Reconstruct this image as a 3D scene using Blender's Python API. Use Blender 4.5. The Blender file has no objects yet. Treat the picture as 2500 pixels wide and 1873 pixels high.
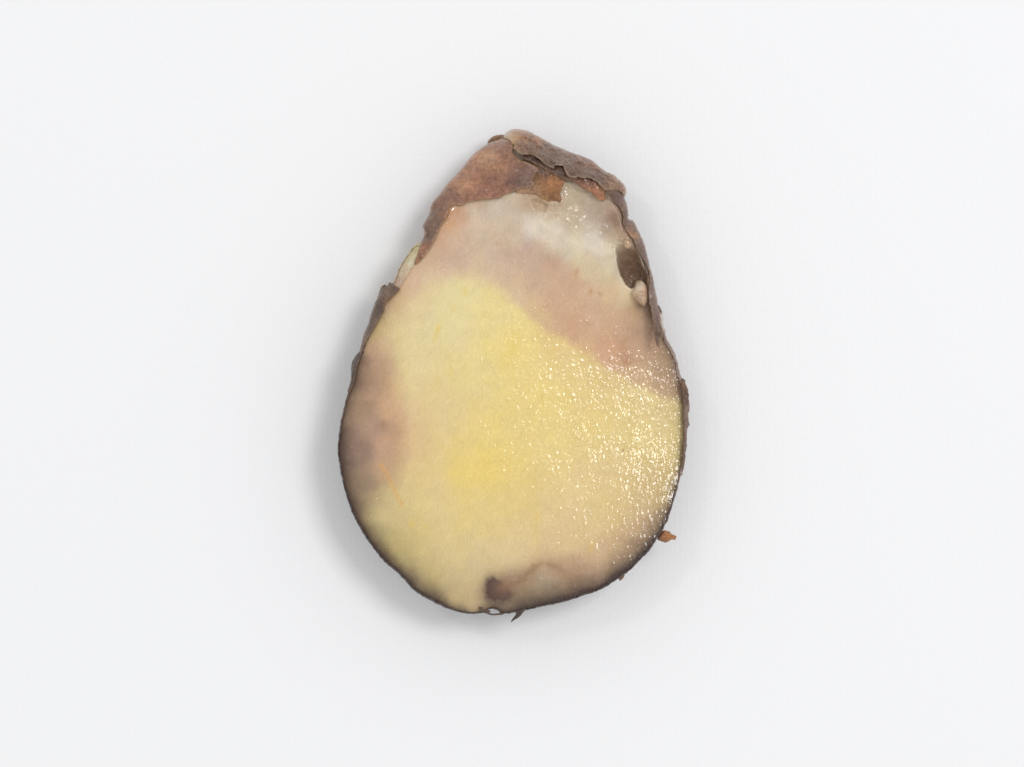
import bpy, math
import numpy as np
from mathutils import Vector
from mathutils.geometry import delaunay_2d_cdt

# ------------------------------------------------------------------ units
# The potato is laid out in a working unit of 1/14 mm (U), then scaled to metres.
U = 1.0 / 14000.0
CX, CY = 1250.0, 936.5          # middle of the layout
HC = 172.0                      # height of the cut face above the table (12 mm)
scene = bpy.context.scene

# ------------------------------------------------------------------ camera
cam_d = bpy.data.cameras.new("camera")
cam = bpy.data.objects.new("camera", cam_d)
scene.collection.objects.link(cam)
cam.location = (0, 0, (HC + 9800) * U)
cam_d.sensor_width = 36.0
cam_d.lens = 36.0 * 9800 / 2500.0
cam_d.clip_start = 0.05
cam_d.clip_end = 50.0
scene.camera = cam

# ------------------------------------------------------------------ light: pale studio, softbox at the upper right, weaker one at the left
world = bpy.data.worlds.new("World")
scene.world = world
world.use_nodes = True
world.node_tree.nodes["Background"].inputs[0].default_value = (0.985, 0.99, 1.0, 1)
world.node_tree.nodes["Background"].inputs[1].default_value = 0.735

def softbox(name, az, el, dist, sx, sy, watts, col=(1, 1, 1)):
    d = bpy.data.lights.new(name, 'AREA')
    d.shape = 'RECTANGLE'; d.size = sx; d.size_y = sy
    d.energy = watts; d.color = col
    o = bpy.data.objects.new(name, d)
    scene.collection.objects.link(o)
    a, e = math.radians(az), math.radians(el)
    v = Vector((math.cos(e) * math.cos(a), math.cos(e) * math.sin(a), math.sin(e)))
    o.location = v * dist
    o.rotation_euler = v.to_track_quat('Z', 'Y').to_euler()
    return o
softbox("softbox_key", 30, 62, 1.6, 0.46, 0.46, 7.9)
softbox("softbox_fill", 140, 56, 1.1, 0.10, 0.10, 0.55)

scene.view_settings.view_transform = 'Standard'
scene.view_settings.look = 'None'
scene.view_settings.exposure = 0.0
scene.view_settings.gamma = 1.0

# ------------------------------------------------------------------ numeric helpers
def lin(c):
    c = np.asarray(c, float) / 255.0
    return np.where(c <= 0.04045, c / 12.92, ((c + 0.055) / 1.055) ** 2.4)

def _hash(ix, iy, seed):
    h = (ix.astype(np.int64) * 374761393 + iy.astype(np.int64) * 668265263 + seed * 1442695041) & 0xFFFFFFFF
    h = ((h ^ (h >> 13)) * 1274126177) & 0xFFFFFFFF
    h = (h ^ (h >> 16)) & 0xFFFFFFFF
    return h / 4294967295.0

def vnoise(x, y, seed=0):
    """gradient noise, about -1..1"""
    ix = np.floor(x); iy = np.floor(y)
    fx = x - ix; fy = y - iy
    ux = fx * fx * fx * (fx * (fx * 6 - 15) + 10); uy = fy * fy * fy * (fy * (fy * 6 - 15) + 10)
    def g(dx, dy):
        a = _hash(ix + dx, iy + dy, seed) * 2 * np.pi
        return np.cos(a) * (fx - dx) + np.sin(a) * (fy - dy)
    n0 = g(0, 0) * (1 - ux) + g(1, 0) * ux
    n1 = g(0, 1) * (1 - ux) + g(1, 1) * ux
    return 1.5 * (n0 * (1 - uy) + n1 * uy)

def fbm(x, y, seed=0, octs=4, gain=0.5):
    a, s, t = 1.0, 0.0, 0.0
    for k in range(octs):
        s = s + a * vnoise(x * 2 ** k + 17.3 * k, y * 2 ** k - 9.1 * k, seed + k)
        t += a; a *= gain
    return s / t

def ridged(x, y, seed=0, octs=3):
    a, s, t = 1.0, 0.0, 0.0
    for k in range(octs):
        s = s + a * (1 - np.abs(vnoise(x * 2 ** k + 3.7 * k, y * 2 ** k, seed + k)) * 2)
        t += a; a *= 0.5
    return s / t

def sstep(a, b, x):
    t = np.clip((x - a) / (b - a), 0, 1)
    return t * t * (3 - 2 * t)

def seg_dist(px, py, P, closed=True):
    P = np.asarray(P, float)
    A = P; B = np.roll(P, -1, 0)
    if not closed:
        A = P[:-1]; B = P[1:]
    out = np.full(px.shape, 1e9)
    for (ax, ay), (bx, by) in zip(A, B):
        dx, dy = bx - ax, by - ay
        L = dx * dx + dy * dy + 1e-9
        t = np.clip(((px - ax) * dx + (py - ay) * dy) / L, 0, 1)
        out = np.minimum(out, (px - ax - t * dx) ** 2 + (py - ay - t * dy) ** 2)
    return np.sqrt(out)

def inside(px, py, P):
    P = np.asarray(P, float)
    c = np.zeros(px.shape, bool)
    for (ax, ay), (bx, by) in zip(P, np.roll(P, -1, 0)):
        if ay == by: continue
        m = ((ay > py) != (by > py)) & (px < (bx - ax) * (py - ay) / (by - ay) + ax)
        c ^= m
    return c

def sdf(px, py, P):
    d = seg_dist(px, py, P)
    return np.where(inside(px, py, P), d, -d)      # positive inside

def smooth_closed(P, step=4.0, corner=0.5):
    """Catmull-Rom through the points, resampled evenly."""
    P = np.asarray(P, float); n = len(P); out = []
    for i in range(n):
        p0, p1, p2, p3 = P[i - 1], P[i], P[(i + 1) % n], P[(i + 2) % n]
        for t in np.linspace(0, 1, 8, endpoint=False):
            out.append(0.5 * ((2 * p1) + (-p0 + p2) * t * corner * 2 * 1.0 + (2 * p0 - 5 * p1 + 4 * p2 - p3) * t * t + (-p0 + 3 * p1 - 3 * p2 + p3) * t ** 3)
                       if corner == 0.5 else p1 * (1 - t) + p2 * t)
    out = np.array(out)
    return resample(out, step)

def resample(P, step):
    Q = np.vstack([P, P[:1]])
    L = np.concatenate([[0], np.cumsum(np.hypot(*np.diff(Q, axis=0).T))])
    n = max(8, int(round(L[-1] / step)))
    s = np.linspace(0, L[-1], n, endpoint=False)
    return np.stack([np.interp(s, L, Q[:, 0]), np.interp(s, L, Q[:, 1])], 1)

def normals2d(P):
    """inward normals of a closed polygon"""
    T = np.roll(P, -1, 0) - np.roll(P, 1, 0)
    T /= np.hypot(T[:, 0], T[:, 1])[:, None] + 1e-9
    N = np.stack([-T[:, 1], T[:, 0]], 1)
    area = 0.5 * np.sum(P[:, 0] * np.roll(P[:, 1], -1) - np.roll(P[:, 0], -1) * P[:, 1])
    return N if area > 0 else -N

def shepard(px, py, pts, soft, power=2.0):
    pts = np.asarray(pts, float)
    C = lin(pts[:, 2:5]) if pts.shape[1] >= 5 else pts[:, 2:]
    acc = np.zeros((len(px), C.shape[1])); wt = np.zeros(len(px))
    for (x, y), c in zip(pts[:, :2], C):
        w = 1.0 / ((px - x) ** 2 + (py - y) ** 2 + soft * soft) ** power
        acc += w[:, None] * c; wt += w
    return acc / wt[:, None]

def Z1(x1, y1, pts):   # reading grids of the enlarged study views -> layout
    return [(980 + a / 3.568, 280 + b / 3.568) for a, b in pts]
def Z3(pts):
    return [(1300 + a / 4.1435, 560 + b / 4.1435) for a, b in pts]
def Z5(pts):
    return [(1280 + a / 3.765, 900 + b / 3.765) for a, b in pts]

# ------------------------------------------------------------------ outline of the potato half seen from above
OUT = [(980,641),(988,630),(1003,608),(1017,594),(1027,590),(1036,566),(1032,552),(1036,541),(1046,521),(1054,493),(1075,468),
 (1092,445),(1123,412),(1145,384),(1165,364),(1190,347),(1206,338),(1228,330),(1240,317),(1256,311),(1285,315),(1302,322),(1328,336),
 (1353,350),(1378,361),(1406,373),(1428,380),(1448,389),(1462,402),(1482,417),(1498,423),(1512,437),(1526,451),(1531,465),
 (1526,482),(1532,499),(1535,524),(1534,533),(1549,541),(1560,563),(1570,588),(1579,616),(1587,650),(1594,675),(1598,700),
 (1603,724),(1606,745),(1611,765),(1617,790),(1625,809),(1631,828),(1640,842),(1650,862),(1657,883),(1663,910),(1668,928),(1673,950),
 (1675,980),(1676,1014),(1677,1050),(1675,1086),(1674,1102),(1671,1128),(1667,1150),(1661,1176),(1654,1203),(1646,1227),
 (1639,1250),(1634,1264),(1632,1273),(1624,1284),(1620,1297),(1605,1317),(1585,1347),(1560,1372),(1538,1394),(1525,1404),
 (1498,1422),(1473,1438),(1448,1448),(1423,1456),(1401,1464),(1374,1472),(1341,1479),(1307,1486),(1280,1493),(1259,1496),
 (1239,1500),(1224,1500),(1216,1493),(1204,1488),(1193,1489),(1187,1495),(1182,1497),(1177,1498.5),(1150,1500.5),(1132,1499),(1109,1493),(1082,1483),(1048,1466),
 (1013,1445),(984,1414),(965,1395),(956,1388),(940,1375),(919,1350),(898,1322),(880,1293),(862,1260),(849,1225),(840,1196),
 (832,1160),(827,1130),(823.5,1100),(826,1064),(831,1028),(835,1011),(843,977),(850,953),(856,928),(859,905),(862,888),(869,871),
 (877,858),(884,833),(891,811),(900,787),(906,767),(914,746),(924,722),(932,704),(944,697),(957,691),(966,671),(973,655)]
OUTS = resample(smooth_closed(OUT, 4.0), 3.0)
jn = (vnoise(np.arange(len(OUTS)) / 4.0, np.zeros(len(OUTS)), 5) * 1.3 + vnoise(np.arange(len(OUTS)) / 1.7, np.ones(len(OUTS)), 6) * 0.7)
OUTJ = OUTS - normals2d(OUTS) * jn[:, None]
OUTC = resample(OUTS, 12.0)      # coarse copy for distance look-ups

# drop of the outer skin towards the outline and the radius over which it rounds off
DROPS = [(1250,311,95,95),(1150,384,90,110),(1060,490,60,80),(1030,570,30,40),(1000,615,20,30),(950,700,26,36),(905,770,24,30),
 (870,870,14,22),(840,1000,5,12),(825,1100,4,10),(880,1293,4,10),(984,1414,4,10),(1150,1500,4,10),(1300,1487,4,10),(1450,1448,4,10),
 (1560,1372,4,10),(1634,1264,5,12),(1670,1128,8,14),(1675,1000,8,14),(1657,883,8,14),(1625,809,12,18),(1603,724,26,30),
 (1580,616,38,40),(1545,541,46,46),(1530,465,60,60),(1450,389,80,90),(1350,350,90,100)]
def zout(x, y, d=None):
    """height of the potato's outer surface"""
    if d is None:
        d = np.maximum(sdf(x, y, OUTC), 0)
    q = shepard(x, y, DROPS, 25.0, 2.0)
    lift = 26 * np.exp(-(((x - 1270) / 170) ** 2 + ((y - 400) / 75) ** 2)) + 16 * np.exp(-(((x - 1430) / 90) ** 2 + ((y - 440) / 50) ** 2))
    t = 1 - np.clip(d / q[:, 1], 0, 1)
    return HC + lift - q[:, 0] * (1 - np.sqrt(np.maximum(1 - t * t, 0)))

# ------------------------------------------------------------------ mesh builders
col = scene.collection
def to_obj(name, V, F, mat, parent=None, colors=None, extra=None):
    V = np.asarray(V, float)
    W = np.stack([(V[:, 0] - CX) * U, (CY - V[:, 1]) * U, V[:, 2] * U], 1)
    me = bpy.data.meshes.new(name)
    me.from_pydata(W.tolist(), [], [tuple(int(i) for i in f) for f in F])
    me.update()
    me.polygons.foreach_set("use_smooth", np.ones(len(me.polygons), bool))
    if colors is not None:
        a = me.attributes.new("pigment", 'FLOAT_COLOR', 'POINT')
        c4 = np.ones((len(V), 4)); c4[:, :3] = colors
        a.data.foreach_set("color", c4.ravel())
    for k, v in (extra or {}).items():
        a = me.attributes.new(k, 'FLOAT', 'POINT')
        a.data.foreach_set("value", np.asarray(v, float))
    me.materials.append(mat)
    o = bpy.data.objects.new(name, me)
    col.objects.link(o)
    if parent is not None:
        o.parent = parent
    return o

def fill(poly, step):
    """triangulated grid that fills a polygon; boundary vertices come first"""
    poly = np.asarray(poly, float)
    x0, y0 = poly.min(0); x1, y1 = poly.max(0)
    h = step * 0.866
    ys = np.arange(y0, y1, h)
    pts = []
    for r, yy in enumerate(ys):
        xs = np.arange(x0 + (r % 2) * step / 2, x1, step)
        pts.append(np.stack([xs, np.full(len(xs), yy)], 1))
    G = np.vstack(pts)
    sd = sdf(G[:, 0], G[:, 1], poly)
    G = G[sd > step * 0.55]
    P = np.vstack([poly, G])
    n = len(poly)
    vs, es, fs, ov, oe, of = delaunay_2d_cdt([Vector(p) for p in P], [(i, (i + 1) % n) for i in range(n)], [], 1, 1e-4)
    V = np.array([(v.x, v.y) for v in vs])
    F = np.array([f for f in fs if len(f) == 3], int)
    # directed boundary loop
    e = np.vstack([F[:, [0, 1]], F[:, [1, 2]], F[:, [2, 0]]])
    s = set(map(tuple, e.tolist()))
    bd = [(a, b) for a, b in s if (b, a) not in s]
    return V, F, bd

def sheet(name, poly, step, zfun, cfun, mat, parent, thick=8.0, jag=1.2, seed=1, round_edge=1.0, extra=None, smooth=True, under=None):
    """a solid piece with an irregular outline: top from zfun, underside 'thick' below it"""
    P = smooth_closed(poly, step) if smooth else resample(np.asarray(poly, float), step)
    P = resample(P, step)
    k = np.arange(len(P))
    j = vnoise(k * step / 9.0, k * 0 + seed, seed) * jag + vnoise(k * step / 3.7, k * 0 + seed, seed + 3) * jag * 0.6
    P = P + normals2d(P) * j[:, None]
    V, F, bd = fill(P, step)
    x, y = V[:, 0], V[:, 1]
    de = np.minimum(seg_dist(x, y, resample(P, max(step, 5))), 1e3)
    de[[i for e in bd for i in e]] = 0
    z = zfun(x, y, de)
    re = round_edge * thick * 0.5
    t = 1 - np.clip(de / (thick * 0.8 + 1e-6), 0, 1)
    z = z - re * (1 - np.sqrt(np.maximum(1 - t * t, 0)))
    zb = z - thick * (0.35 + 0.65 * np.clip(de / (thick * 1.2), 0, 1)) + re * 0
    if under is not None:
        zb = np.minimum(z - 1.0, under(x, y, de))
    n = len(V)
    VV = np.vstack([np.column_stack([x, y, z]), np.column_stack([x, y, zb])])
    # layout y points down, so flip the winding for upward normals
    FF = [tuple(f[::-1]) for f in F.tolist()] + [tuple(i + n for i in f) for f in F.tolist()]
    FF += [(a, b, b + n, a + n) for a, b in bd]
    c = cfun(x, y, de, z)
    ex = {kk: np.tile(vv(x, y, de), 2) for kk, vv in (extra or {}).items()}
    return to_obj(name, VV, FF, mat, parent, np.vstack([c, c]), ex)

# ------------------------------------------------------------------ materials
def new_mat(name):
    m = bpy.data.materials.new(name); m.use_nodes = True
    nt = m.node_tree
    return m, nt, nt.nodes["Principled BSDF"], nt.nodes, nt.links

def nd(nt, typ, **kw):
    n = nt.nodes.new(typ)
    for k, v in kw.items():
        if k.startswith("in_"):
            n.inputs[int(k[3:])].default_value = v
        else:
            setattr(n, k, v)
    return n

def math_node(nt, op, a, b):
    n = nt.nodes.new('ShaderNodeMath'); n.operation = op
    for i, s in enumerate((a, b)):
        if hasattr(s, 'links') or hasattr(s, 'is_linked'):
            nt.links.new(s, n.inputs[i])
        else:
            n.inputs[i].default_value = s
    return n.outputs[0]

def noise_node(nt, vec, scale, detail=4, rough=0.5, dist=0.0):
    n = nt.nodes.new('ShaderNodeTexNoise')
    n.inputs['Scale'].default_value = scale; n.inputs['Detail'].default_value = detail
    n.inputs['Roughness'].default_value = rough; n.inputs['Distortion'].default_value = dist
    nt.links.new(vec, n.inputs['Vector'])
    return n.outputs['Fac']

def mm(nt):
    """object space in millimetres"""
    tc = nt.nodes.new('ShaderNodeTexCoord')
    mp = nt.nodes.new('ShaderNodeMapping'); mp.inputs['Scale'].default_value = (1000, 1000, 1000)
    nt.links.new(tc.outputs['Object'], mp.inputs['Vector'])
    return mp.outputs[0]

def grain(nt, vec, attr_out, scale, lo, hi):
    """pigment attribute x noise"""
    f = noise_node(nt, vec, scale, 5, 0.6)
    mr = nt.nodes.new('ShaderNodeMapRange')
    mr.inputs['From Min'].default_value = 0.3; mr.inputs['From Max'].default_value = 0.7
    mr.inputs['To Min'].default_value = lo; mr.inputs['To Max'].default_value = hi
    nt.links.new(f, mr.inputs['Value'])
    mx = nt.nodes.new('ShaderNodeMix'); mx.data_type = 'RGBA'; mx.blend_type = 'MULTIPLY'
    mx.inputs[0].default_value = 1.0
    nt.links.new(attr_out, mx.inputs[6])
    cb = nt.nodes.new('ShaderNodeCombineColor')
    for i in range(3): nt.links.new(mr.outputs[0], cb.inputs[i])
    nt.links.new(cb.outputs[0], mx.inputs[7])
    return mx.outputs[2]

def attr(nt, name):
    a = nt.nodes.new('ShaderNodeAttribute'); a.attribute_name = name
    return a

def mat_flesh():
    m, nt, b, N, L = new_mat("wet_flesh")
    v = mm(nt)
    c = grain(nt, v, attr(nt, "pigment").outputs['Color'], 2.2, 0.965, 1.035)
    L.new(c, b.inputs['Base Color'])
    b.inputs['Roughness'].default_value = 0.45
    b.inputs['IOR'].default_value = 1.38
    b.inputs['Specular IOR Level'].default_value = 0.2
    b.inputs['Subsurface Weight'].default_value = 0.25
    b.inputs['Subsurface Radius'].default_value = (1.0, 0.75, 0.45)
    b.inputs['Subsurface Scale'].default_value = 0.0006
    b.inputs['Coat Weight'].default_value = 0.9
    cw = nd(nt, 'ShaderNodeMapRange'); cw.inputs['From Min'].default_value = 0.05; cw.inputs['From Max'].default_value = 0.6
    cw.inputs['To Min'].default_value = 0.35; cw.inputs['To Max'].default_value = 0.95
    L.new(attr(nt, "wet").outputs['Fac'], cw.inputs['Value']); L.new(cw.outputs[0], b.inputs['Coat Weight'])
    b.inputs['Coat Roughness'].default_value = 0.025
    b.inputs['Coat IOR'].default_value = 1.6
    # fine wetness: grains and short beads of juice standing proud
    wet = attr(nt, "wet").outputs['Fac']
    mp = nd(nt, 'ShaderNodeMapping'); mp.inputs['Scale'].default_value = (1.9, 0.85, 1.0); mp.inputs['Rotation'].default_value = (0, 0, 0.2)
    L.new(v, mp.inputs['Vector'])
    n1 = noise_node(nt, mp.outputs[0], 2.0, 1.0, 0.5, 0.7)
    n2 = noise_node(nt, v, 2.6, 1.0, 0.5, 0.6)
    def over(f, a_, b_):
        mr = nd(nt, 'ShaderNodeMapRange'); mr.interpolation_type = 'SMOOTHSTEP'
        mr.inputs['From Min'].default_value = a_; mr.inputs['From Max'].default_value = b_
        L.new(f, mr.inputs['Value']); return mr.outputs[0]
    h = math_node(nt, 'ADD', math_node(nt, 'MULTIPLY', over(n1, 0.52, 0.66), 1.0), math_node(nt, 'MULTIPLY', over(n2, 0.56, 0.68), 0.24))
    h = math_node(nt, 'MULTIPLY', h, wet)
    bp = nd(nt, 'ShaderNodeBump'); bp.inputs['Distance'].default_value = 0.00015; bp.inputs['Strength'].default_value = 1.0
    L.new(h, bp.inputs['Height'])
    L.new(bp.outputs[0], b.inputs['Coat Normal'])
    bp2 = nd(nt, 'ShaderNodeBump'); bp2.inputs['Distance'].default_value = 0.00006; bp2.inputs['Strength'].default_value = 0.6
    L.new(h, bp2.inputs['Height']); L.new(bp2.outputs[0], b.inputs['Normal'])
    return m

def mat_skin(name, rough=0.55, coat=0.5, sss=0.0, lo=0.72, hi=1.28):
    m, nt, b, N, L = new_mat(name)
    v = mm(nt)
    c = grain(nt, v, attr(nt, "pigment").outputs['Color'], 1.3, lo, hi)
    c = grain(nt, v, c, 5.0, 0.85, 1.15)
    L.new(c, b.inputs['Base Color'])
    b.inputs['Roughness'].default_value = rough
    b.inputs['Coat Weight'].default_value = coat
    b.inputs['Coat Roughness'].default_value = 0.17
    b.inputs['Subsurface Weight'].default_value = sss
    b.inputs['Subsurface Radius'].default_value = (1.0, 0.6, 0.4)
    b.inputs['Subsurface Scale'].default_value = 0.0008
    n1 = noise_node(nt, v, 2.0, 5.0, 0.7, 0.5)
    bp = nd(nt, 'ShaderNodeBump'); bp.inputs['Distance'].default_value = 0.0004; bp.inputs['Strength'].default_value = 0.8
    L.new(n1, bp.inputs['Height']); L.new(bp.outputs[0], b.inputs['Normal'])
    return m

def mat_table():
    m, nt, b, N, L = new_mat("white_plastic_sheet")
    v = mm(nt)
    b.inputs['Base Color'].default_value = (0.885, 0.885, 0.89, 1)
    b.inputs['Roughness'].default_value = 0.6
    b.inputs['Specular IOR Level'].default_value = 0.25
    vo = nd(nt, 'ShaderNodeTexVoronoi'); vo.inputs['Scale'].default_value = 1.0
    mp = nd(nt, 'ShaderNodeMapping'); mp.inputs['Scale'].default_value = (0.95, 0.8, 1); L.new(v, mp.inputs['Vector'])
    L.new(mp.outputs[0], vo.inputs['Vector']); vo.inputs['Randomness'].default_value = 0.35
    n = noise_node(nt, v, 1.4, 4, 0.6)
    h = math_node(nt, 'ADD', math_node(nt, 'MULTIPLY', vo.outputs['Distance'], 0.5), n)
    bp = nd(nt, 'ShaderNodeBump'); bp.inputs['Distance'].default_value = 0.00007; bp.inputs['Strength'].default_value = 0.7
    L.new(h, bp.inputs['Height']); L.new(bp.outputs[0], b.inputs['Normal'])
    return m

M_FLESH = mat_flesh()
M_SKIN = mat_skin("potato_skin")
M_PALE = mat_skin("torn_pale_flesh", rough=0.4, coat=0.6, sss=0.3, lo=0.95, hi=1.05)
M_TABLE = mat_table()

# ------------------------------------------------------------------ table
s = 0.9
me = bpy.data.meshes.new("tabletop")
me.from_pydata([(-s, -s, 0), (s, -s, 0), (s, s, 0), (-s, s, 0), (-s, -s, -0.02), (s, -s, -0.02), (s, s, -0.02), (-s, s, -0.02)], [],
               [(0, 1, 2, 3), (7, 6, 5, 4), (0, 4, 5, 1), (1, 5, 6, 2), (2, 6, 7, 3), (3, 7, 4, 0)])
me.materials.append(M_TABLE)
table = bpy.data.objects.new("tabletop", me); col.objects.link(table)
table["kind"] = "structure"

# ------------------------------------------------------------------ the potato half
root = bpy.data.objects.new("potato_half", None)
col.objects.link(root)
root["label"] = "halved cooked potato, yellow cut face up, torn brown skin curling over its narrow end"
root["category"] = "potato"

# --- flesh
HOLLOWS = [  # polygon, depth, softness
 (Z1(0,0,[(1405,585),(1395,770),(1250,760),(1225,800),(1215,930),(1350,955),(1460,1030),(1490,1095),(1640,1130),(1760,1178),(1862,1186),(1890,1300),(1925,1400),(2010,1500),(2110,1420),(2060,1150),(1990,1000),(1960,890),(1800,690),(1600,640)]), 20, 16),
 (Z1(0,0,[(1115,760),(1130,722),(1170,708),(1250,745),(1290,790),(1270,870),(1230,905),(1170,865),(1135,820)]), 14, 14),
 (Z1(0,0,[(1730,905),(1790,850),(1840,822),(1905,850),(1935,930),(1930,1010),(1900,1060),(1850,1170),(1720,1120),(1660,1060),(1740,980)]), 14, 24),
 (Z1(0,0,[(1866,1190),(1858,1110),(1950,1050),(2045,1110),(2100,1290),(2155,1400),(2150,1520),(2110,1480),(2060,1445),(2035,1515),(2005,1522),(1960,1492),(1905,1405),(1878,1300)]), 34, 5),
]
def flesh_z(x, y, de):
    z = np.full(x.shape, HC)
    # gentle unevenness of the cut, falling off to the right edge
    z += 3.0 * fbm(x / 160, y / 160, 3, 3) - 62 * sstep(1020, 1850, x - 0.28 * (y - 980)) ** 1.35 * sstep(560, 900, y) * sstep(1520, 1040, y) 
    z += -10 * sstep(1350, 1500, y) ** 1.5
    for i, (P, dep, soft) in enumerate(HOLLOWS):
        P = np.array(P)
        w = 2.6 * fbm(x / 9, y / 9, 60 + i, 2) + (7 * fbm(x / 26, y / 26, 64, 2) if i == 0 else 5 * fbm(x / 16, y / 16, 65, 2) if i == 1 else 0)
        fade = (1, 1 - sstep(492, 535, y), 1 - 0.8 * sstep(520, 592, y + 0.3 * (1500 - x)), sstep(592, 650, y))[i]
        sdh = sdf(x, y, resample(P, 9)) + w
        if i == 0:
            z -= 6 * sstep(0, 7, sdh) + 18 * sstep(4, 62, sdh)
        else:
            z -= dep * fade * sstep(0, soft, sdh)
    # swollen lip beside the dark hollow
    z += 12 * np.exp(-(((x - 1560) / 10) ** 2 + ((y - 712) / 22) ** 2)) 
    z += 5 * np.exp(-(((x - 1420) / 60) ** 2 + ((y - 590) / 26) ** 2))
    hol = sstep(-20, 10, sdf(x, y, resample(np.array(HOLLOWS[0][0]), 12)))
    z += hol * (5.0 * fbm(x / 52, y / 44, 71, 2) + 1.3 * fbm(x / 15, y / 15, 72, 2))
    # beads of juice and torn cells
    wet = wet_amt(x, y, de)
    big = fbm(x / 8.5 + 0.25 * y / 8.5, y / 15.0, 81, 2)
    z += wet * 1.15 * np.maximum(big - 0.05, 0) * 2.2
    z += wet * 0.35 * vnoise(x / 4.2, y / 5.6, 83)
    # cutting marks
    z += 0.22 * vnoise((y + 0.12 * x) / 17.0, x / 260.0, 85)
    return np.minimum(z, zout(x, y) - 6 * sstep(900, 700, y))

WET = [(900,1100,.2),(900,900,.2),(950,1300,.2),(1000,1000,.15),(1100,900,.4),(1050,1250,.22),(1100,1100,.3),(1200,1000,1.0),(1250,900,1.1),(1350,1100,1.1),(1300,850,1.1),(1300,1000,1.1),
       (1250,1250,.6),(1400,1000,1.3),(1500,900,1.3),(1500,1050,1.25),(1600,950,1.7),(1630,1080,1.6),(1580,1150,1.3),(1600,870,1.6),(1400,1200,.8),
       (1500,1250,.9),(1550,1300,1.0),(1400,1350,.9),(1300,1400,.9),(1200,1400,.8),(1450,1420,1.0),(1100,700,.18),(1000,720,.15),(1200,650,.5),
       (1300,700,.9),(1400,750,.9),(1500,780,1.1),(1580,780,1.2),(1100,530,.8),(1200,520,.9),(1300,550,.9),(1400,560,.9),(1400,650,.5),(1450,480,.5),(1380,480,.7),(1400,520,.5),(1340,470,.6),(1480,560,.4),(1520,590,.12),(1530,630,.1),(1550,680,.1),(1470,530,.35),(1500,520,.35),
       (1120,1400,.6),(1050,620,.2),(1520,620,.35)]
def wet_amt(x, y, de):
    return shepard(x, y, WET, 25.0)[:, 0] * (0.75 + 0.5 * fbm(x / 60, y / 60, 91, 2))

FC = [(1150,900,220,206,146),(1250,850,229,210,128),(1320,960,225,205,130),(1150,1150,226,205,122),(1200,1135,224,201,112),(1180,1050,224,204,130),
 (1080,1050,216,198,142),(1050,980,218,200,146),(1000,900,219,209,160),(985,850,217,207,158),(1130,720,219,209,164),(1090,760,219,210,160),
 (1180,760,221,207,142),(1250,780,224,207,142),(1040,800,220,209,158),(1000,780,214,202,154),(1350,1050,223,204,136),(1450,1000,222,201,136),(1550,1050,218,199,136),
 (1620,1050,214,196,138),(1620,980,210,192,140),(1560,970,216,197,140),(1400,1200,218,197,140),(1500,1200,215,193,138),(1200,1250,218,198,134),(1100,1250,217,198,142),(1030,1150,216,198,145),
 (1100,1350,214,196,140),(1030,1230,214,197,142),(1000,1330,198,182,124),(960,1250,196,181,132),(930,1210,180,162,124),(1060,1400,192,176,124),(1100,1430,188,170,128),(1150,1400,206,189,146),
 (1150,1450,184,164,128),(1250,1350,212,193,148),(1300,1300,215,194,142),(1400,1300,210,187,140),(1470,1350,206,178,138),(1520,1310,198,170,130),
 (1560,1250,200,176,130),(1350,1340,210,184,142),(1390,1400,190,160,126),(1285,1448,160,140,108),(1330,1440,172,150,118),(1430,1400,188,158,126),(1330,1430,184,164,136),(1300,1460,160,142,114),(1600,1180,196,174,125),
 (880,1000,160,134,110),(915,950,172,142,117),(915,1050,166,139,121),(885,1100,146,122,106),(940,1080,188,154,128),(955,1000,198,163,130),(985,1050,205,170,132),
 (975,950,200,168,130),(990,1120,207,178,136),(1010,1000,211,190,145),(900,1180,156,134,110),(935,1150,186,156,126),(895,900,172,142,117),(930,850,184,154,126),(935,900,180,149,123),(965,880,203,180,142),
 (960,810,206,184,138),(920,800,190,166,122),(975,770,210,194,150),(965,725,194,163,130),(1000,690,204,174,146),(1050,690,211,190,160),(1010,740,208,186,150),
 (1100,640,206,180,152),(1050,620,208,179,148),(1100,580,211,186,158),(1150,520,215,200,176),(1200,500,214,204,180),(1160,560,212,192,165),(1250,560,208,188,161),
 (1300,610,200,172,146),(1250,630,205,178,153),(1200,590,210,190,162),(1180,660,210,188,158),(1350,650,197,165,139),(1400,700,199,166,140),(1300,690,199,171,145),(1260,720,207,184,150),
 (1350,740,197,163,134),(1310,760,207,180,140),(1400,800,198,161,130),(1430,860,206,172,132),(1360,830,216,192,132),(1480,840,200,160,128),(1500,790,196,162,133),(1550,850,192,158,130),(1500,720,206,180,145),(1460,760,200,168,138),
 (1450,650,211,194,160),(1400,600,221,211,182),(1450,570,226,218,194),(1310,552,226,216,192),(1345,562,226,217,193),(1500,645,222,212,182),(1475,600,225,216,190),(1525,700,216,200,168),(1350,560,219,207,180),(1490,620,217,204,170),(1550,770,192,160,130),(1580,830,180,148,122),
 (1615,900,176,148,120),(1560,920,196,166,130),(1500,920,212,188,138),(1300,545,222,212,188),(1380,545,206,190,162),(1400,500,200,184,156),(1350,490,196,174,144),(1450,520,192,174,150),
 (1310,492,184,158,126),(1300,482,190,164,132),(1420,460,200,184,154),(1470,480,196,180,154),(1500,530,160,134,112),(1515,510,168,142,118),(1495,505,186,160,132),(1480,560,186,168,144),(1520,570,182,156,124),(1520,620,128,100,80),(1545,660,108,80,62),(1530,640,116,90,70),
 (1560,712,205,178,145),(1575,740,140,105,78),(1310,500,200,178,146),(1250,470,213,196,168),(1180,490,205,176,142),(1110,515,204,158,118),(1090,550,212,166,124),(1075,575,206,168,130),(1125,525,206,162,124),(1535,712,214,196,160)]
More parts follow.
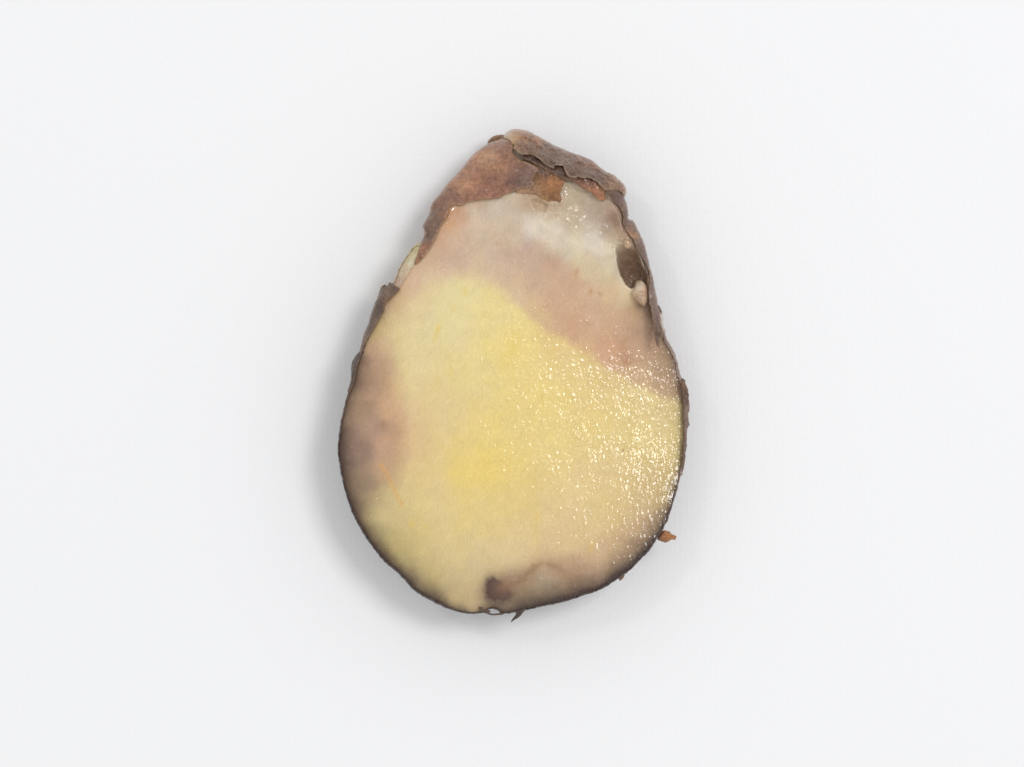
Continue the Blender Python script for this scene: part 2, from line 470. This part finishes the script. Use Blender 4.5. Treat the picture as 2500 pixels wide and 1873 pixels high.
# outline of the yellow, unbruised part
YP = [(870,1285),(930,1225),(968,1165),(985,1100),(985,1010),(975,930),(955,870),(940,825),(950,775),(985,735),(1035,703),(1090,682),(1140,672),(1190,688),(1230,718),
      (1265,748),(1300,780),(1345,815),(1390,838),(1440,868),(1490,900),(1545,935),(1610,965),(1690,990),(1690,1150),(1640,1225),(1585,1255),(1500,1295),(1440,1335),
      (1380,1362),(1300,1382),(1240,1400),(1185,1430),(1165,1480),(1120,1520),(980,1440)]
# how far the dark pigment under the skin reaches into the cut face: x, y, width, strength
EDGE = [(960,680,6,.2),(930,740,26,.75),(890,830,14,.55),(862,900,34,.85),(840,1000,20,.8),(826,1090,34,.9),(836,1180,34,.88),(880,1293,34,.9),(930,1350,36,.9),
 (984,1414,36,.9),(1060,1465,34,.9),(1120,1492,20,.75),(1165,1497,10,.4),(1220,1500,26,.8),(1300,1487,40,.9),(1400,1464,44,.95),(1470,1438,38,.95),
 (1540,1392,42,.95),(1590,1340,38,.95),(1625,1290,32,.9),(1650,1215,20,.8),(1667,1140,14,.7),(1672,1000,14,.6),(1660,920,18,.7),(1640,850,20,.75),
 (1600,760,30,.75),(1590,690,10,.3),(1500,480,5,.1),(1250,400,5,.1),(1050,520,5,.1)]
def blob(x, y, bx, by, rx, ry, rot=0.0):
    c, s_ = math.cos(rot), math.sin(rot)
    dx, dy = x - bx, y - by
    u = (dx * c + dy * s_) / rx; v = (-dx * s_ + dy * c) / ry
    return np.exp(-(u * u + v * v))
def mixc(c, w, rgb):
    w = np.clip(w, 0, 1)[:, None]
    return c * (1 - w) + lin(rgb) * w

def flesh_c(x, y, de, z):
    wx = x + 9 * fbm(x / 45, y / 45, 11, 3); wy = y + 9 * fbm(x / 45, y / 45, 12, 3)
    yp = resample(np.array(YP, float), 12.0)
    m_ = sdf(np.array([p[0] for p in FC], float), np.array([p[1] for p in FC], float), yp) > 0
    cy_ = shepard(wx, wy, [p for p, k in zip(FC, m_) if k], 60.0, 2.0)
    cb_ = shepard(wx, wy, [p for p, k in zip(FC, m_) if not k], 24.0, 2.2)
    cb_ *= (1 - 0.13 * sstep(730, 600, y))[:, None] * (1 + sstep(730, 600, y)[:, None] * np.array([0.0, 0.0, 0.09]))
    sd_ = sdf(x, y, yp) + 15 * fbm(x / 50, y / 50, 18, 5, 0.6)
    ww = 13 + 20 * sstep(1040, 980, x) + 12 * sstep(1250, 1400, y) + 16 * sstep(800, 700, y) * sstep(1300, 1180, x)
    w_ = np.clip((sd_ + ww) / (2 * ww), 0, 1)[:, None]; w_ = w_ * w_ * (3 - 2 * w_)
    c = cy_ * w_ + cb_ * (1 - w_)
    c *= np.array([1.08, 1.03, 0.96])
    c *= (1 + 0.035 * vnoise(x / 4.5, y / 26, 21) + 0.03 * fbm(x / 5, y / 5, 22, 2) + 0.03 * vnoise((x + y) / 9, (x - y) / 60, 23))[:, None]
    # mottling of the browned part
    yel = sstep(-0.02, 0.10, c[:, 1] - c[:, 2] * 1.35)
    c *= (1 + (0.15 - 0.09 * yel) * fbm(x / 38, y / 38, 13, 4))[:, None]
    c[:, 2] *= 1 + 0.12 * fbm(x / 55 + 4, y / 120, 14, 3)
    # vascular stains
    sx, sy = x, y
    x = x + 7 * fbm(sx / 13, sy / 13, 24, 3); y = y + 7 * fbm(sx / 13, sy / 13, 25, 3)
    c = mixc(c, 1.5 * blob(x, y, 1207, 1434, 18, 24, -0.4) + 0.85 * blob(x, y, 1232, 1452, 24, 18, 0.3) + 0.6 * blob(x, y, 1216, 1442, 34, 30) + 0.5 * blob(x, y, 1200, 1455, 20, 14), (66, 36, 25))
    x, y = sx, sy
    c = mixc(c, 0.35 * blob(x, y, 1235, 1425, 55, 38, -0.5), (130, 90, 68))
    arc = seg_dist(x, y, [(1235,1432),(1268,1422),(1290,1398),(1303,1383),(1325,1375),(1350,1380),(1372,1396),(1395,1405)], False)
    arc += 9 * fbm(x / 22, y / 22, 15, 3)
    fade = sstep(1410, 1330, x)
    c = mixc(c, np.exp(-(arc / 9) ** 2) * (0.05 + 0.5 * fade), (132, 94, 50))
    c = mixc(c, 0.35 * np.exp(-(arc / 26) ** 2), (165, 125, 92))
    st = seg_dist(x, y, [(930,1135),(945,1158),(962,1195),(980,1232)], False)
    st = st + 3 * fbm(x / 12, y / 20, 16, 2)
    c = mixc(c, np.exp(-(st / 6.5) ** 2) * 0.42, (218, 164, 78))
    c = mixc(c, 0.4 * blob(x, y, 1255 - 320, 1040, 18, 10), (150, 112, 80))
    for bx, by, rx, ry, ro, w in ((1070,803,6,12,.15,.6),(1062,825,5,16,.2,.35),(1136,712,6,11,0,.45),(1108,752,6,14,.5,.3),(1006,1278,6,10,-.3,.5),(1150,1150,55,26,.1,.12),
                                  (1038,1285,7,6,0,.3),(1300,1180,30,50,0,.15),(1250,855,12,34,.2,.35),(1225,880,9,30,.3,.25),(1190,930,22,16,0,.15),(1100,905,8,30,0,.2),(1070,930,7,12,0,.25),
                                  (1115,1075,8,6,.6,.3),(1075,1085,10,5,.4,.25),(1310,1265,5,26,.1,.3),(1308,1310,5,22,0,.25),(1230,1300,6,16,0,.2),(1445,1330,7,14,.5,.3),(1440,1345,7,14,.5,.2)):
        c = mixc(c, w * blob(x, y, bx, by, rx, ry, ro), (224, 192, 84))
    for bx, by, rx, ry, ro, w in ((1443,712,5,9,.3,.5),(1465,716,7,5,.6,.5),(1408,665,4,10,.4,.45),(1215,596,8,6,0,.3),(1222,612,5,4,0,.25),(1522,1100,2.5,4,0,.9),(1438,790,8,5,.5,.25),
                                  (1530,880,14,20,.3,.5),(1520,845,16,20,0,.35),(1575,610,0.1,0.1,0,0),(1490,575,5,5,0,.2)):
        c = mixc(c, w * blob(x, y, bx, by, rx, ry, ro), (176, 120, 76))
    for bx, by, rx, ry, w in ((940,1030,6,5,.2),(934,1033,4,8,.2),(900,985,30,8,.15),(1560,1330,20,10,.3)):
        c = mixc(c, w * blob(x, y, bx, by, rx, ry), (120, 90, 66))
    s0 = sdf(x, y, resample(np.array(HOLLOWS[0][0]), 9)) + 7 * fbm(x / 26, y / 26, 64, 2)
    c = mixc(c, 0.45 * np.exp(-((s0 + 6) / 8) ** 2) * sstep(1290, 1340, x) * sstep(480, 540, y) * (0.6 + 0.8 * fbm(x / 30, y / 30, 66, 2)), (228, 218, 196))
    # walls of the deep hollow are brown, its floor lies on the inside of the skin
    P = resample(np.array(HOLLOWS[3][0]), 9)
    c = mixc(c, 0.85 * sstep(0, 5, sdf(x, y, P)) * sstep(588, 680, y), (112, 82, 60))
    # dark pigment beneath the skin
    d = np.maximum(sdf(x, y, OUTC), 0)
    e = shepard(x, y, EDGE, 10.0)
    wdt = e[:, 0] * (1 + 0.35 * fbm(x / 40, y / 40, 17, 3))
    f = np.exp(-(d / wdt) ** 1.5) * e[:, 1]
    f = f + 0.25 * np.exp(-d / (wdt * 1.4 + 1)) * e[:, 1]
    dark = np.where((x < 1000)[:, None], lin((70, 50, 38)), lin((66, 43, 31)))
    f = np.clip(f, 0, 1)[:, None]
    return c * (1 - f) + dark * f

# --- skin shell: lip round the cut face and the rounded underside
RIM = [(840,1000,5),(825,1100,4.5),(880,1293,4.5),(984,1414,5),(1100,1490,6),(1205,1500,4),(1300,1487,4.5),(1450,1448,5),(1560,1372,5),
       (1634,1264,5),(1670,1128,5),(1675,1000,6),(1657,883,8),(1625,809,9),(1603,724,10),(1560,560,10),(1450,389,10),(1250,311,10),
       (1100,445,10),(1030,570,9),(1000,615,3),(960,685,4),(905,770,10),(870,870,10),(855,930,8)]
ox, oy = OUTJ[:, 0], OUTJ[:, 1]
NI = normals2d(OUTS)
# smooth the normals a little so the lip does not fold
for _ in range(6):
    NI = (np.roll(NI, 1, 0) + NI * 2 + np.roll(NI, -1, 0)); NI /= np.hypot(NI[:, 0], NI[:, 1])[:, None]
rw = shepard(ox, oy, RIM, 20.0)[:, 0]
q0 = shepard(ox, oy, DROPS, 25.0)
rw = rw * (1 + 0.45 * vnoise(np.arange(len(ox)) / 9.0, ox * 0, 33) + 0.25 * vnoise(np.arange(len(ox)) / 3.0, ox * 0, 34))
z0 = HC - q0[:, 0]
zi = zout(ox + NI[:, 0] * rw, oy + NI[:, 1] * rw, rw) if False else HC - q0[:, 0] * (1 - np.sqrt(np.clip(1 - (1 - np.clip(rw / q0[:, 1], 0, 1)) ** 2, 0, 1)))
# the lip follows the height of the cut face beside it
_ix, _iy = ox + NI[:, 0] * (rw + 2), oy + NI[:, 1] * (rw + 2)
_fz = flesh_z(_ix, _iy, _ix * 0)
_k = sstep(690, 760, oy)
for _ in range(3):
    _fz = (np.roll(_fz, 1) + _fz + np.roll(_fz, -1)) / 3
_zl = np.minimum(zi, _fz + 1.5)
_dz = (zi - _zl) * _k
zi = zi - _dz; z0 = z0 - _dz * 1.05
rings = []
nz = lambda k: vnoise(np.arange(len(ox)) / 5.0, np.full(len(ox), k * 0.7), 31)
rings.append(np.column_stack([ox + NI[:, 0] * (rw + 1), oy + NI[:, 1] * (rw + 1), zi - 30]))
rings.append(np.column_stack([ox + NI[:, 0] * rw, oy + NI[:, 1] * rw, zi + 1.0 + nz(1)]))
rings.append(np.column_stack([ox + NI[:, 0] * rw * 0.5, oy + NI[:, 1] * rw * 0.5, (zi + z0) / 2 + 2.0 + nz(2)]))
rings.append(np.column_stack([ox + NI[:, 0] * 0.6, oy + NI[:, 1] * 0.6, z0 + nz(3)]))
cx, cy = 1255.0, 1040.0
nr = 34
ang = np.arctan2(oy - cy, ox - cx)
for k in range(1, nr + 1):
    t = k / nr * math.pi / 2
    sc = math.cos(t) ** 1.8
    zz = z0 + (5 - z0) * math.sin(t)
    wob = 1 + 0.012 * fbm(np.cos(ang) * 4 + 9, np.sin(ang) * 4 + k * 0.12, 41) * min(1, k / 5)
    x = cx + (ox - cx) * sc * wob; y = cy + (oy - cy) * sc * wob
    zz = zz + 3.0 * fbm(x / 30, y / 30, 43) * min(1, k / 6) * (1 if k < nr else 0)
    rings.append(np.column_stack([x, y, np.maximum(zz, 3)]))
n = len(ox)
V = np.vstack(rings)
F = []
flip = (0.5 * np.sum(ox * np.roll(oy, -1) - np.roll(ox, -1) * oy)) > 0
for r in range(len(rings) - 1):
    for i in range(n):
        j = (i + 1) % n
        q = (r * n + i, r * n + j, (r + 1) * n + j, (r + 1) * n + i)
        F.append(q if flip else q[::-1])
F.append(tuple((len(rings) - 1) * n + i for i in range(n)))
SKC = [(840,1000,92,70,58),(825,1100,70,54,47),(880,1293,60,47,42),(984,1414,70,56,48),(1100,1490,74,58,50),(1300,1487,72,56,48),
       (1450,1448,72,54,46),(1560,1372,66,50,44),(1634,1264,80,58,46),(1670,1128,128,100,86),(1675,1000,130,106,94),(1657,883,150,126,112),
       (1625,809,140,115,100),(1603,724,130,108,98),(1560,560,120,96,84),(1450,389,120,92,80),(1250,311,140,100,74),(1100,445,150,110,86),
       (1030,570,120,92,76),(1000,615,190,170,125),(975,655,185,165,125),(905,770,105,86,72),(870,870,90,76,68)]
cc = shepard(V[:, 0], V[:, 1], SKC, 14.0)
cc *= (1 + 0.25 * fbm(V[:, 0] / 14, V[:, 1] / 14 + V[:, 2] / 14, 51))[:, None]
shell = to_obj("skin", V, F, M_SKIN, root, cc)
shell["label"] = "thin dark brown skin around the cut rim and the rounded underside"

FLP = OUTS + NI * (rw - 0.8)[:, None]
# the gap between flesh and skin at the blunt end
g = np.exp(-((FLP[:, 0] - 1203) / 10.0) ** 4) * (FLP[:, 1] > 1400)
FLP[:, 1] -= g * 0.0
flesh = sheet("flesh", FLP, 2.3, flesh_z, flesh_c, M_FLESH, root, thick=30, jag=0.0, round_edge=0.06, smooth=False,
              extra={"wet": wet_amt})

# --- skin colour fields
CAPC = [(1150,400,186,138,108),(1190,385,192,150,116),(1230,350,156,118,98),(1200,450,150,106,88),(1130,450,184,140,108),(1160,480,158,112,92),(1100,480,150,114,96),
 (1060,540,122,98,84),(1085,500,140,108,90),(1030,610,156,112,84),(1045,575,122,98,86),(1250,430,132,98,86),(1285,440,136,110,100),(1215,475,162,116,96),(1262,385,140,104,84),
 (1225,410,172,128,100),(1240,395,160,118,96),(1170,430,168,122,98),(1120,430,172,130,104),(1090,520,150,112,88),(1180,345,150,116,100)]
FLAPC = [(1290,352,140,116,102),(1330,370,136,115,104),(1380,400,140,120,111),(1440,440,128,110,104),(1500,450,150,122,100),(1310,340,164,122,88),(1420,380,142,112,98),
 (1400,425,124,100,88),(1340,395,118,98,88),(1470,430,134,112,100),(1460,400,142,108,90),(1350,350,132,104,92),(1295,365,126,100,84),(1525,470,160,124,104),(1280,345,176,140,110)]
EDGEC = (188, 150, 108)
def skin_c(pts, edge=0.5, ecol=EDGEC, ew=3.5, seed=0, spots=0.5):
    def f(x, y, de, z):
        c = shepard(x, y, pts, 12.0)
        m = fbm(x / 22, y / 22, 101 + seed, 4)
        c = c * (1 + 0.22 * m)[:, None] * np.array([0.96, 0.86, 0.76])
        sp = sstep(0.28, 0.6, fbm(x / 7, y / 7, 103 + seed, 3))
        c = mixc(c, spots * sp, (88, 58, 52))
        ln = sstep(0.62, 0.95, ridged(x / 34 + 0.3 * fbm(x / 20, y / 20, 7), y / 17, 105 + seed))
        c *= (1 + 0.30 * fbm(x / 48, y / 48, 107 + seed, 3))[:, None]
        c = mixc(c, 0.42 * ln, (78, 50, 46))
        c = mixc(c, edge * np.exp(-(de / ew) ** 2), ecol)
        return c
    return f

def on_outer(off, wr=2.5, bulk=0.0, curl=0.0, cw=14.0, dirx=0.0, seed=0, wl=14.0, ang=0.6):
    """lies on the outer surface; wrinkled, free edges may lift"""
    ca, sa = math.cos(ang), math.sin(ang)
    def f(x, y, de):
        u = x * ca + y * sa; v = -x * sa + y * ca
        z = zout(x, y) + off + bulk * fbm(u / 70, v / 26, 117 + seed, 2)
        z += wr * (ridged(u / (wl * 2.6), v / wl, 111 + seed) + 0.7 * fbm(x / 10, y / 10, 113 + seed, 3))
        z += 0.9 * fbm(x / 5, y / 5, 114 + seed, 2)
        z += curl * np.clip(0.7 + 1.6 * fbm(x / 35, y / 35, 119 + seed, 2), 0.05, 1.7) * np.exp(-de / cw) * sstep(10, 60, np.maximum(sdf(x, y, OUTC), 0))
        return z
    return f

# orange-brown skin folded over the narrow end, left of the tear
capP = Z1(0,0,[(905,200),(835,214),(752,240),(660,300),(590,368),(510,468),(400,588),(340,668),(262,765),(233,860),(198,930),(183,972),(198,1022),(165,1130),(148,1200),
 (116,1280),(128,1306),(180,1262),(240,1180),(275,1110),(330,1000),(372,930),(408,850),(414,812),(446,790),(520,792),(580,766),(700,745),(850,732),(900,702),(1010,662),
 (1060,645),(1130,640),(1160,600),(1140,580),(1165,530),(1192,470),(1110,425),(1040,402),(1000,365),(968,330),(985,290),(962,245)])
cap = sheet("skin_fold", capP, 2.6, on_outer(3, 2.8, 8.0, 0.5, seed=1, wl=20, ang=-0.7), skin_c(CAPC, 0.45, seed=1, spots=.35), M_SKIN, root, thick=5, jag=0.9, seed=3)
cap["label"] = "orange-brown freckled skin folded over the narrow end"

# amber tongue of skin that hangs over the flesh
ton = sheet("skin_tongue", Z1(0,0,[(1000,640),(1000,682),(1060,688),(1120,690),(1182,702),(1218,738),(1262,752),(1312,774),(1345,762),(1390,780),(1396,738),(1378,690),(1402,640),(1414,575),(1345,525),(1260,468),(1190,452),(1140,520),(1060,610)]),
  2.2, lambda x, y, de: zout(x, y) - 3 - 0.12 * np.maximum(y - 462, 0) + 3.2 * fbm(x / 11, y / 24, 121, 3) + 2.5 * np.exp(-((x - 1325 - 0.35 * (y - 450)) / 7) ** 2) - 2.5 * np.exp(-((x - 1346) / 6) ** 2),
  skin_c([(1320,430,130,89,55),(1340,460,163,117,71),(1360,480,147,101,61),(1350,455,175,125,77),(1312,470,178,141,105),(1290,468,173,139,111),(1270,470,183,149,119),(1365,450,153,105,65),(1352,488,114,79,47),(1345,478,138,93,53),(1330,488,180,139,95),(1362,494,163,117,75),(1320,415,94,69,51)], 0.25, (190,150,108), seed=4, spots=.5),
  M_SKIN, root, thick=7, jag=1.6, seed=8)
ton["label"] = "amber tongue of skin hanging over the pale flesh"

# rust-brown under-layer below the grey flap
lay = sheet("skin_layer", Z1(0,0,[(1060,390),(1130,425),(1200,462),(1300,515),(1410,572),(1470,572),(1530,612),(1590,652),(1650,682),(1700,732),(1752,754),(1780,730),(1772,680),(1800,660),(1740,560),(1600,460),(1400,380),(1200,340),(1080,340)]),
  2.4, lambda x, y, de: zout(x, y) + 1 + 2.5 * ridged(x / 26, y / 14, 131) + 2.0 * fbm(x / 9, y / 9, 133, 3),
  skin_c([(1300,400,84,62,50),(1340,412,92,64,50),(1370,430,96,70,54),(1400,445,112,76,60),(1430,455,150,104,78),(1450,470,176,122,88),(1468,482,188,134,98),(1400,430,120,82,64),(1440,440,120,88,74),(1475,465,160,112,82)], 0.3, (190,144,104), seed=6, spots=.45),
  M_SKIN, root, thick=9, jag=1.6, seed=12)
lay["label"] = "rust-brown torn skin layer beneath the grey flap"

# grey flap over the tip
flapP = Z1(0,0,[(1020,205),(1085,188),(1150,155),(1240,200),(1330,250),(1420,288),(1520,330),(1600,357),(1670,392),(1722,437),(1790,490),(1850,512),(1895,556),(1945,600),(1962,650),(1948,700),(1905,668),(1850,655),(1775,662),
  (1740,630),(1690,585),(1640,560),(1580,560),(1540,545),(1500,560),(1455,545),(1422,500),(1408,456),(1340,450),(1326,474),(1290,462),(1240,432),(1200,392),(1120,352),(1050,356),(1012,332),(978,290)])
flap = sheet("skin_flap", flapP, 2.4, on_outer(8, 8.0, 9.0, 6.0, 10.0, seed=9, wl=10, ang=0.55), skin_c(FLAPC, 0.6, (178,150,118), 3.0, seed=9, spots=.35), M_SKIN, root, thick=7, jag=1.6, seed=17)
flap["label"] = "grey-brown wrinkled flap of skin with a torn pale edge"

# pale knob at the tip with its amber crown, and the brown curl beside it
def knob_z(x, y, de):
    return zout(x, y) + 8 + 10 * np.exp(-(((x - 1262) / 28) ** 2 + ((y - 328) / 20) ** 2)) + 1.5 * fbm(x / 8, y / 8, 141, 3)
knob = sheet("tip", Z1(0,0,[(893,190),(896,160),(922,130),(985,106),(1090,119),(1152,150),(1190,198),(1150,222),(1085,205),(1030,222),(1010,262),(965,262),(945,225)]), 2.4, knob_z,
  skin_c([(1238,328,206,184,152),(1250,338,204,180,146),(1262,345,190,158,118),(1256,316,178,128,74),(1275,318,164,104,62),(1300,326,140,88,62),(1285,332,150,104,84),(1262,350,170,130,86)], 0.1, seed=3, spots=.15),
  M_PALE, root, thick=14, jag=0.8, seed=23)
knob["label"] = "small pale knob with an amber crown at the very tip"
curl = sheet("skin_curl", Z1(0,0,[(750,242),(754,205),(800,166),(850,154),(893,156),(900,190),(870,205),(830,210),(790,232)]), 2.2,
  lambda x, y, de: zout(x, y) - 8 + 9 * np.sqrt(np.clip(de / 9, 0, 1)) + 1.5 * fbm(x / 7, y / 7, 151, 2),
  skin_c([(1195,340,110,78,50),(1210,328,150,108,62),(1225,326,140,98,60),(1215,336,92,64,44)], 0.3, (170,124,74), seed=5), M_SKIN, root, thick=8, jag=0.7, seed=29)
curl["label"] = "small curled brown scrap of skin left of the tip"

# pale shoulder where the skin is missing on the left
sh = sheet("bare_shoulder", [(957,694),(966,671),(973,655),(980,641),(988,630),(1003,608),(1017,593),(1027,591),(1030,600),(1022,622),(1012,644),(1000,664),(985,690),(972,708)], 2.4,
  lambda x, y, de: zout(x, y) - 1 + 1.5 * fbm(x / 14, y / 20, 161, 2),
  lambda x, y, de, z: shepard(x, y, [(1018,605,196,182,138),(1000,625,200,186,144),(985,655,204,182,150),(968,690,190,160,136),(1010,640,208,194,162),(1025,600,184,164,120)], 12.0) * (1 + 0.05 * fbm(x / 12, y / 12, 163))[:, None],
  M_PALE, root, thick=10, jag=0.5, seed=33, round_edge=0.6)
sh["label"] = "pale translucent shoulder where the skin is missing"

# skin left standing along the left side
LSC = [(945,700,96,78,66),(930,720,118,100,88),(945,715,132,112,98),(915,760,104,88,76),(925,750,84,68,56),(900,800,110,94,84),(885,840,120,102,92),(870,890,92,80,76),(860,920,84,70,62),(965,705,100,76,60),(950,735,120,88,60)]
ls = sheet("skin_strip", [(976,707),(968,700),(957,692),(950,689),(944,697),(939,694),(929,701),(922,722),(912,746),(904,768),(899,787),(889,811),(883,833),(876,860),(866,871),(858,888),(857,908),(855,932),(848,956),
  (855,958),(866,930),(870,905),(878,880),(885,855),(896,831),(908,812),(919,793),(927,776),(938,760),(938,744),(956,729)], 2.2,
  on_outer(4, 2.6, 1.5, 0, seed=21, wl=5, ang=1.95), skin_c(LSC, 0.3, (160,124,78), 2.5, seed=12, spots=.3), M_SKIN, root, thick=6, jag=0.9, seed=41)
ls["label"] = "ridged grey-brown strip of skin along the left flank"
sc_ = sheet("skin_scale", [(878,860),(868,868),(860,884),(857,902),(858,920),(864,914),(870,898),(876,882)], 2.2, on_outer(9, 1.0, 0, 0, seed=25, wl=8),
  skin_c([(865,890,84,72,68)], 0.2, (110,92,80), seed=14, spots=.2), M_SKIN, root, thick=5, jag=0.6, seed=43)

# skin down the right side
RSC = [(1500,480,110,86,76),(1525,500,120,94,84),(1530,530,110,86,74),(1545,560,128,104,96),(1560,590,126,102,94),(1575,630,112,92,84),(1590,680,124,106,98),(1595,730,134,114,106),(1600,780,122,100,92),(1604,830,110,86,70),(1540,575,176,140,100)]
rs = sheet("skin_strip", Z1(0,0,[(1778,650),(1850,650),(1905,665),(1950,705),(1948,722),(1972,780),(1982,870),(1976,898),(2032,930),(2072,1010),(2112,1100)]) +
  [(1580,616),(1588,650),(1595,675),(1599,700),(1604,724),(1607,745),(1612,768),(1614,790),(1619,812),(1616,824),(1610,826),(1611,842),(1606,849),(1601,836),(1598,820),(1595,796),(1591,765),(1585,736),(1583,714),(1586,690),(1584,661),(1572,636),(1555,608),(1545,584),(1531,566),(1521,546),(1522,527),(1512,505),(1495,490),(1485,475)],
  2.3, on_outer(6, 2.6, 2.0, 3.0, 8.0, seed=27, wl=7, ang=1.25), skin_c(RSC, 0.35, (176,142,112), 2.5, seed=16, spots=.3), M_SKIN, root, thick=6, jag=1.2, seed=47)
rs["label"] = "grey-purple strip of wrinkled skin along the right flank"
# amber pulp where the strip meets the hollow
pulp = sheet("pulp", Z3([(905,130),(930,85),(975,70),(1015,95),(1035,150),(1020,185),(975,200),(925,185)]), 2.3,
  lambda x, y, de: zout(x, y) - 14 + 9 * np.sqrt(np.clip(de / 10, 0, 1)) + 1.4 * fbm(x / 5, y / 5, 171, 2),
  skin_c([(1525,595,204,184,154),(1540,585,182,140,86),(1535,600,208,188,164)], 0, seed=18, spots=.15), M_PALE, root, thick=10, jag=1.0, seed=51)
lobe = sheet("pulp", Z3([(1010,640),(1032,600),(1045,555),(1085,516),(1125,532),(1155,575),(1172,640),(1165,720),(1130,780),(1080,745),(1035,700)]), 2.3,
  lambda x, y, de: HC - 3 + 8 * np.sqrt(np.clip(de / 10, 0, 1)) + 1.2 * fbm(x / 7, y / 7, 173, 2),
  skin_c([(1558,700,216,204,188),(1565,725,206,182,158),(1575,715,184,152,124)], 0, seed=19, spots=.1), M_PALE, root, thick=14, jag=0.8, seed=53)

# ragged peels that stand off the right edge
peel = sheet("skin_peel", Z5([(1446,95),(1475,97),(1490,148),(1509,186),(1516,260),(1523,370),(1512,432),(1521,520),(1500,572),(1498,700),(1490,762),(1480,862),(1466,940),(1448,985),(1452,900),(1466,700),(1474,560),(1473,400),(1458,250),(1447,150)]), 2.2,
  lambda x, y, de: HC - 24 + 2.2 * fbm(x / 6, y / 12, 181, 3), skin_c([(1672,940,112,88,70),(1678,970,92,66,52),(1676,1010,136,116,108),(1678,1050,122,104,98),(1672,1100,110,92,84),(1668,1150,112,90,80),(1680,950,96,72,52)], 0.3, (140,112,90), seed=22),
  M_SKIN, root, thick=6, jag=1.6, seed=57)
peel["label"] = "ragged grey-brown peel standing off the right edge"
wp = sheet("membrane", Z3([(1262,760),(1285,772),(1305,805),(1318,850),(1326,900),(1330,975),(1352,1030),(1345,1045),(1310,1020),(1295,960),(1285,900),(1280,850)]), 2.2,
  lambda x, y, de: HC - 26 + 2 * fbm(x / 8, y / 8, 191, 2), lambda x, y, de, z: shepard(x, y, [(1610,755,92,76,64),(1618,775,206,196,186),(1620,795,204,192,182),(1623,806,190,172,156)], 5.0), M_PALE, root, thick=5, jag=0.8, seed=61)
wp["label"] = "pale membrane showing behind the right skin strip"

# scraps hanging from the lower edge
scrap = sheet("skin_scrap", [(1606,1316),(1612,1306),(1622,1296),(1631,1298),(1637,1300),(1642,1306),(1648,1308),(1653.5,1312),(1650,1320),(1642,1319),(1635,1323),(1625,1326.5),(1616,1323),(1608,1320)], 1.8,
  lambda x, y, de: HC - 22 - 0.4 * (x - 1610) + 5 * np.sqrt(np.clip(de / 8, 0, 1)) + 2.5 * fbm(x / 6, y / 6, 201, 3),
  skin_c([(1625,1312,168,112,62),(1640,1312,178,120,62),(1612,1316,120,80,50)], 0.35, (120,74,38), 2.0, seed=24, spots=.6), M_SKIN, root, thick=8, jag=0.9, seed=63)
scrap["label"] = "orange-brown scrap sticking out at the lower right"
spike = sheet("skin_scrap", [(1256,1492),(1282,1490),(1276,1498),(1270,1506),(1262,1512),(1256,1515),(1247,1522),(1250,1514),(1256,1506),(1260,1499)], 1.5,
  lambda x, y, de: HC - 12 - 0.5 * (y - 1492), skin_c([(1265,1500,70,54,44)], 0.1, (100,76,52), seed=26, spots=.2), M_SKIN, root, thick=5, jag=0.4, seed=67)
spike["label"] = "dark pointed sliver of skin at the bottom edge"
fl = sheet("skin_scrap", [(1506,1413),(1524,1402),(1524,1410),(1514,1419),(1511,1414)], 1.5,
  lambda x, y, de: HC - 14 + 0 * x, skin_c([(1515,1410,130,96,60)], 0.1, seed=28, spots=.2), M_SKIN, root, thick=4, jag=0.3, seed=69)
fl["label"] = "tiny tan flake on the lower right edge"
tk = sheet("skin_scrap", [(1168,1483),(1175,1482),(1184,1487),(1196,1490),(1196,1496),(1186,1498),(1176,1494)], 1.8,
  lambda x, y, de: HC + 2 - 0.1 * (y - 1480), skin_c([(1180,1490,74,56,48)], 0.1, seed=29, spots=.2), M_SKIN, root, thick=5, jag=0.5, seed=71)
bridge = sheet("skin_bridge", [(1179,1493),(1186,1498),(1195,1501.5),(1204,1503),(1214,1502.5),(1229,1501),(1229,1496),(1216,1498),(1204,1499),(1195,1497.5),(1187,1493)], 1.5,
  lambda x, y, de: HC - 5 + 0 * x, skin_c([(1200,1500,74,56,46)], 0.1, seed=31, spots=.2), M_SKIN, root, thick=4, jag=0.2, seed=73)
bridge["label"] = "thin loose thread of skin closing the small hole at the bottom"
tk["label"] = "dark fold of skin beside the small hole at the bottom"
